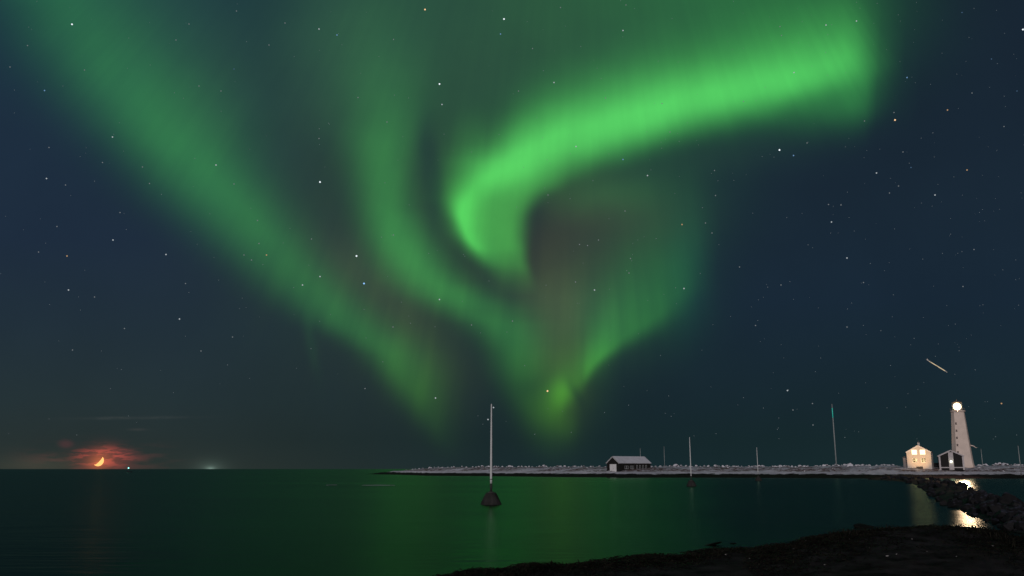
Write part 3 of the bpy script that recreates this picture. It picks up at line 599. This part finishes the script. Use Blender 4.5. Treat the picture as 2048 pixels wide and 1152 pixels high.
# gabled shed at the foot of the lighthouse
sc_=at(1904,934.3,338); sz=math.atan2(sc_.x,sc_.y)
SHEDW=mat('worn_white_boards',(.50,.46,.45),var=.12)
sh=empty('shed',sc_,-sz+R(4),label='gabled shed with white frame and two dark bays at the foot of the lighthouse',cat='shed')
gable_house(sh,8.5,6,4.1,6.1,TAR,SNOWR,ov=.35,base=-1.2,tb=SHEDW)
MB().box(-4.3,-3.7,-.2,-.003,-1,4.0).build('corner_post',SHEDW,sh); MB().box(3.7,4.3,-.2,-.003,-1,4.0).build('corner_post',SHEDW,sh)
MB().box(-.9,.75,-.16,-.003,-1,5.55).build('middle_panel',SHEDW,sh); MB().box(-3.85,-.9,-.12,-.003,-.3,.05).box(.75,3.85,-.12,-.003,-.3,.05).build('sill_beam',SHEDW,sh)
wl=MB().lathe([(.10,1.75),(.30,1.85),(.34,2.1),(.26,2.35),(.08,2.42)],12,-.1,-.5).build('wall_lamp',glow('wall_lamp_glow',(.95,1.0,.72),5.),sh,True); MB().box(-.16,-.04,-.5,-.16,2.42,2.5).build('lamp_bracket',TRIM,wl)
# dark wall between house and shed
wc=at(1872,933,350); wa=empty('stone_wall',wc,-az,label='low dark stone wall between the cream house and the shed',cat='wall')
w=MB(); rw=random.Random(2)
for r_ in range(4):
    x=-2.6+.2*(r_%2)
    while x<2.5:
        l=rw.uniform(.5,.9); w.box(x+.01,x+l-.01,-.3+rw.uniform(0,.06),.3,-.8+r_*.55,-.8+r_*.55+.54); x+=l
w.build('stonework',mat('dark_wall_stone',(.02,.02,.02),var=.4),wa)
# ------------------------------------------------------------------ the moon, the boat, the aircraft, the stars
def moon():
    Rm=1.0; vs=[]; fs=[]; nu,nv=28,10; ph=R(60)
    for i in range(nu+1):
        lat=PI*i/nu-PI/2
        for j in range(nv+1):
            s=j/nv; lon=-PI/2+ph*s  # lune from the limb inwards
            vs.append((Rm*math.cos(lat)*math.sin(lon),-Rm*math.cos(lat)*math.cos(lon),Rm*math.sin(lat)))
        for j in range(nv+1):
            s=1-j/nv; lon=-PI/2+ph*s; k=.93
            vs.append((Rm*k*math.cos(lat)*math.sin(lon),-Rm*k*math.cos(lat)*math.cos(lon)+.05,Rm*k*math.sin(lat)))
    w=2*(nv+1)
    for i in range(nu):
        for j in range(w): fs.append((i*w+j,i*w+(j+1)%w,(i+1)*w+(j+1)%w,(i+1)*w+j))
    return MB().add(vs,fs)
mo=moon().build('moon',glow('moon_light',(1.0,.45,.14),1.6),None,True); MD=60000.
mo.location=at(197,921.5,MD); mo.scale=(10.5*MD/F,)*3
mo.rotation_euler=(0,R(-135),0)
tag(mo,'thin orange crescent moon low over the sea in red cloud','moon')
bl=at(259,936.2,900); HULL=mat('dark_boat_hull',(.02,.025,.03),rough=.5)
bo=empty('boat',(bl.x,bl.y,0),R(25),label='tiny dark boat on the horizon with a blue-white light, right of the moon',cat='boat')
hv=[]; 
for x,w_,z0,z1 in((-2.6,.8,-.2,.75),(-1,.95,-.3,.65),(1.2,.8,-.3,.75),(2.9,.06,.1,1.05)): hv+=[(x,-w_,z1),(x,w_,z1),(x,w_*.6,z0),(x,-w_*.6,z0)]
MB().add(hv,[(0,1,2,3),(12,15,14,13)]+[(4*i+j,4*i+(j+1)%4,4*i+4+(j+1)%4,4*i+4+j) for i in range(3) for j in range(4)]).build('hull',HULL,bo)
MB().box(-1.8,-.2,-.6,.6,.72,1.9).build('cabin',HULL,bo,bevel=.08); MB().bar((-.9,0,1.9),(-.9,0,3.5),.05,.04,6).build('mast',HULL,bo)
MB().lathe([(.1,3.6),(.5,3.8),(.68,4.25),(.5,4.7),(.1,4.9)],14,-.9,0).build('lamp',glow('boat_lamp',(.30,1.0,.90),2.2),bo,True)
# aircraft on approach
pc=at(1873,731.5,1500); sight=ray(1873,731.5).normalized(); rgt=Vector((0,0,1)).cross(sight).normalized()*-1; upv=sight.cross(rgt)*-1
if upv.z<0: upv=-upv
if rgt.x<0: rgt=-rgt
nose=(rgt*.79-upv*.61).normalized(); wing=(sight+rgt*.08).normalized(); wing=(wing-nose*wing.dot(nose)).normalized(); top=nose.cross(wing); 
if top.z<0: top=-top
ac=empty('aircraft',pc,0,label='lit aircraft slanting down through the dark sky above the lighthouse',cat='aircraft')
ac.rotation_euler=Matrix((nose,wing,top)).transposed().to_euler()
PALE=mat('pale_aircraft_skin',(.72,.68,.60),rough=.45,var=.05)
fu=MB(); pr=[(-19,.2),(-16,.6),(-12,.95),(-6,1.05),(10,1.05),(15,1.0),(17.5,.7),(18.8,.2)]; vs=[];fs=[]
for x,r in pr: vs+=[(x,r*math.cos(2*PI*i/16),r*math.sin(2*PI*i/16)) for i in range(16)]
for j in range(len(pr)-1): fs+=[(j*16+i,j*16+(i+1)%16,j*16+16+(i+1)%16,j*16+16+i) for i in range(16)]
fu.add(vs,fs+[tuple(range(15,-1,-1)),tuple((len(pr)-1)*16+i for i in range(16))]).build('fuselage',PALE,ac,True)
for sg in(-1,1):
    MB().add([(3.0,sg*.9,-.35),(-1.2,sg*.9,-.35),(-1.9,sg*15,.1),(-.6,sg*15,.1),(3.0,sg*.9,-.1),(-1.2,sg*.9,-.1),(-1.9,sg*15,.2),(-.6,sg*15,.2)],[(0,1,2,3),(7,6,5,4),(0,4,5,1),(1,5,6,2),(2,6,7,3),(3,7,4,0)]).build('wing',PALE,ac)
    MB().bar((-9.5,sg*1.6,.5),(-12.8,sg*1.6,.5),.5,.4,12).build('engine',PALE,ac)
    MB().box(-13,15,sg*1.03-.04,sg*1.03+.04,-.25,.5).build('cabin_windows',glow('cabin_light',(1.0,.78,.42),.85),ac)
MB().add([(-15,-.08,.6),(-18,-.08,.4),(-19,-.08,1.9),(-17.8,-.08,1.9),(-15,.08,.6),(-18,.08,.4),(-19,.08,1.9),(-17.8,.08,1.9)],[(0,1,2,3),(7,6,5,4),(0,4,5,1),(1,5,6,2),(2,6,7,3),(3,7,4,0)]).build('fin',PALE,ac)
MB().lathe([(.05,-.3),(.3,0),(.05,.3)],8,18.9,0).build('landing_light',glow('landing_light',(1,.85,.6),2.),ac)
# pale foam on a hidden shoal
FOAM=mat('sea_foam',(.42,.46,.46),rough=.9,var=.4,vscale=.6)
def foam(px0,px1,py,label):
    f=MB(); n_=int((px1-px0)/1.2)+4; vs=[]
    for k in range(n_+1):
        u=k/n_; c=ground(px0+(px1-px0)*u,py); e=math.sin(PI*u)**.6; hw=e*(1.1+1.6*abs(fbm(u*9,py,1,3)))+.05; off=1.8*fbm(u*5,py,4,3)
        for q,z in((-1,.02),(-.4,.07+.05*e),(.4,.07+.05*e),(1,.02),(0,-.1)): vs.append((c.x,c.y+off+q*hw,z))
    for k in range(n_):
        for j in range(5): f.f.append((k*5+j,k*5+(j+1)%5,k*5+5+(j+1)%5,k*5+5+j))
    f.v=vs
    return tag(f.build('sea_foam',FOAM),label,'foam')
foam(654,672,970.5,'short pale fleck of foam on the dark sea left of the spit')
foam(724,790,971,'long pale streak of foam on the sea below the tip of the spit')
STARS=[]
def st(mag,col,*p): 
    for q in p: STARS.append((q[0],q[1],mag,col))
st(4,'w',(144,48.6),(640,364),(1008,38),(879,168),(1559,300),(713,512),(2046,59)); st(4,'b',(728,567)); st(4,'o',(850,19),(1790,240),(1095,782))
st(3,'w',(93,357),(638,58),(332,509),(226,480),(137,580),(359,638),(1152,293),(1295,351),(1652,50),(1588,145),(1753,346),(1870,390),(1189,580),(1368,577),(1663,444),(884,209),(1246,61),(432,330),(1108,165),(225,274),(605,570),(640,553),(1694,516),(1713,42),(987,815),(976,839),(871,796),(1575,781),(879,599))
st(3,'o',(1895,220),(1934,340),(1364,449),(134,512),(2003,807),(533,510)); st(3,'b',(674,70),(1814,155),(1001,68),(1246,319),(89,181),(1587,311))
st(2,'w',(378,48),(352,80),(570,46),(538,90),(169,140),(20,134),(55,91),(98,295),(205,325),(285,334),(468,368),(299,367),(638,277),(398,172),(442,182),(473,22),(131,370),(787,79),(1065,97),(1037,182),(1211,196),(774,244),(716,195),(1096,390),(1121,15),(1252,10),(1560,53),(1563,71),(1788,225),(2008,253),(1797,372),(1657,409),(1682,410),(1806,304),(1944,186),(1487,203),(1324,207),(1340,264),(1429,341),(1431,391),(1729,242),(1779,386),(1614,286),(77,504),(371,567),(249,657),(465,674),(402,702),(240,425),(114,453),(189,594),(145,700),(518,487),(503,520),(488,510),(515,441),(623,478),(787,470),(786,654),(1159,489),(1197,480),(1175,491),(1258,546),(1261,517),(1250,422),(1025,642),(943,650),(730,777),(1424,466),(1411,446),(1479,534),(1562,570),(1511,651),(1694,654),(1625,807),(1586,820),(1626,850),(1151,564),(1948,499),(1926,573),(1727,565))
st(2,'b',(468,138),(1924,25),(1983,118),(2034,182),(1822,335))
SC={'w':(.86,.95,1.0),'b':(.30,.58,1.0),'o':(1.0,.62,.32)}; SN={'w':'white','b':'blue','o':'orange'}
SD=90000.
bm=bmesh.new(); bmesh.ops.create_icosphere(bm,subdivisions=2,radius=1); 
sme={}
for mg,(e,lab) in {4:(1.15,'bright'),3:(.45,'medium'),2:(.19,'faint')}.items():
    for c in 'wbo':
        me=bpy.data.meshes.new('star'); bm.to_mesh(me); me.materials.append(glow(lab+'_'+SN[c]+'_star',SC[c],e)); sme[mg,c]=(me,lab)
bm.free()
for x,y,mg,c in STARS:
    me,lab=sme[mg,c]; o=bpy.data.objects.new('star',me); COL.objects.link(o); o.location=at(x,y,SD); s={4:1.75,3:1.45,2:1.2}[mg]*SD/F; o.scale=(s,s,s)
    tag(o,f'{lab} {SN[c]} star, a single point of light in the night sky','star',f'{lab} {SN[c]} stars')
# the uncountable faint ones
fs_=MB(); rs=random.Random(11)
for i in range(1500):
    x=rs.uniform(-300,2350); y=rs.uniform(-300,880)
    if rs.random()>(.35+.65*max(0,min(1,(x-900)/900))): continue
    c=at(x,y,SD*1.05); s=rs.uniform(.45,.95)*SD/F; fs_.add([(c.x+s,c.y,c.z),(c.x-s,c.y,c.z),(c.x,c.y+s,c.z),(c.x,c.y-s,c.z),(c.x,c.y,c.z+s),(c.x,c.y,c.z-s)],[(0,2,4),(2,1,4),(1,3,4),(3,0,4),(2,0,5),(1,2,5),(3,1,5),(0,3,5)])
tag(fs_.build('faint_stars',glow('faint_starlight',(.8,.92,1.0),.20)),'dust of the faintest stars across the night sky','stars',kind='stuff')
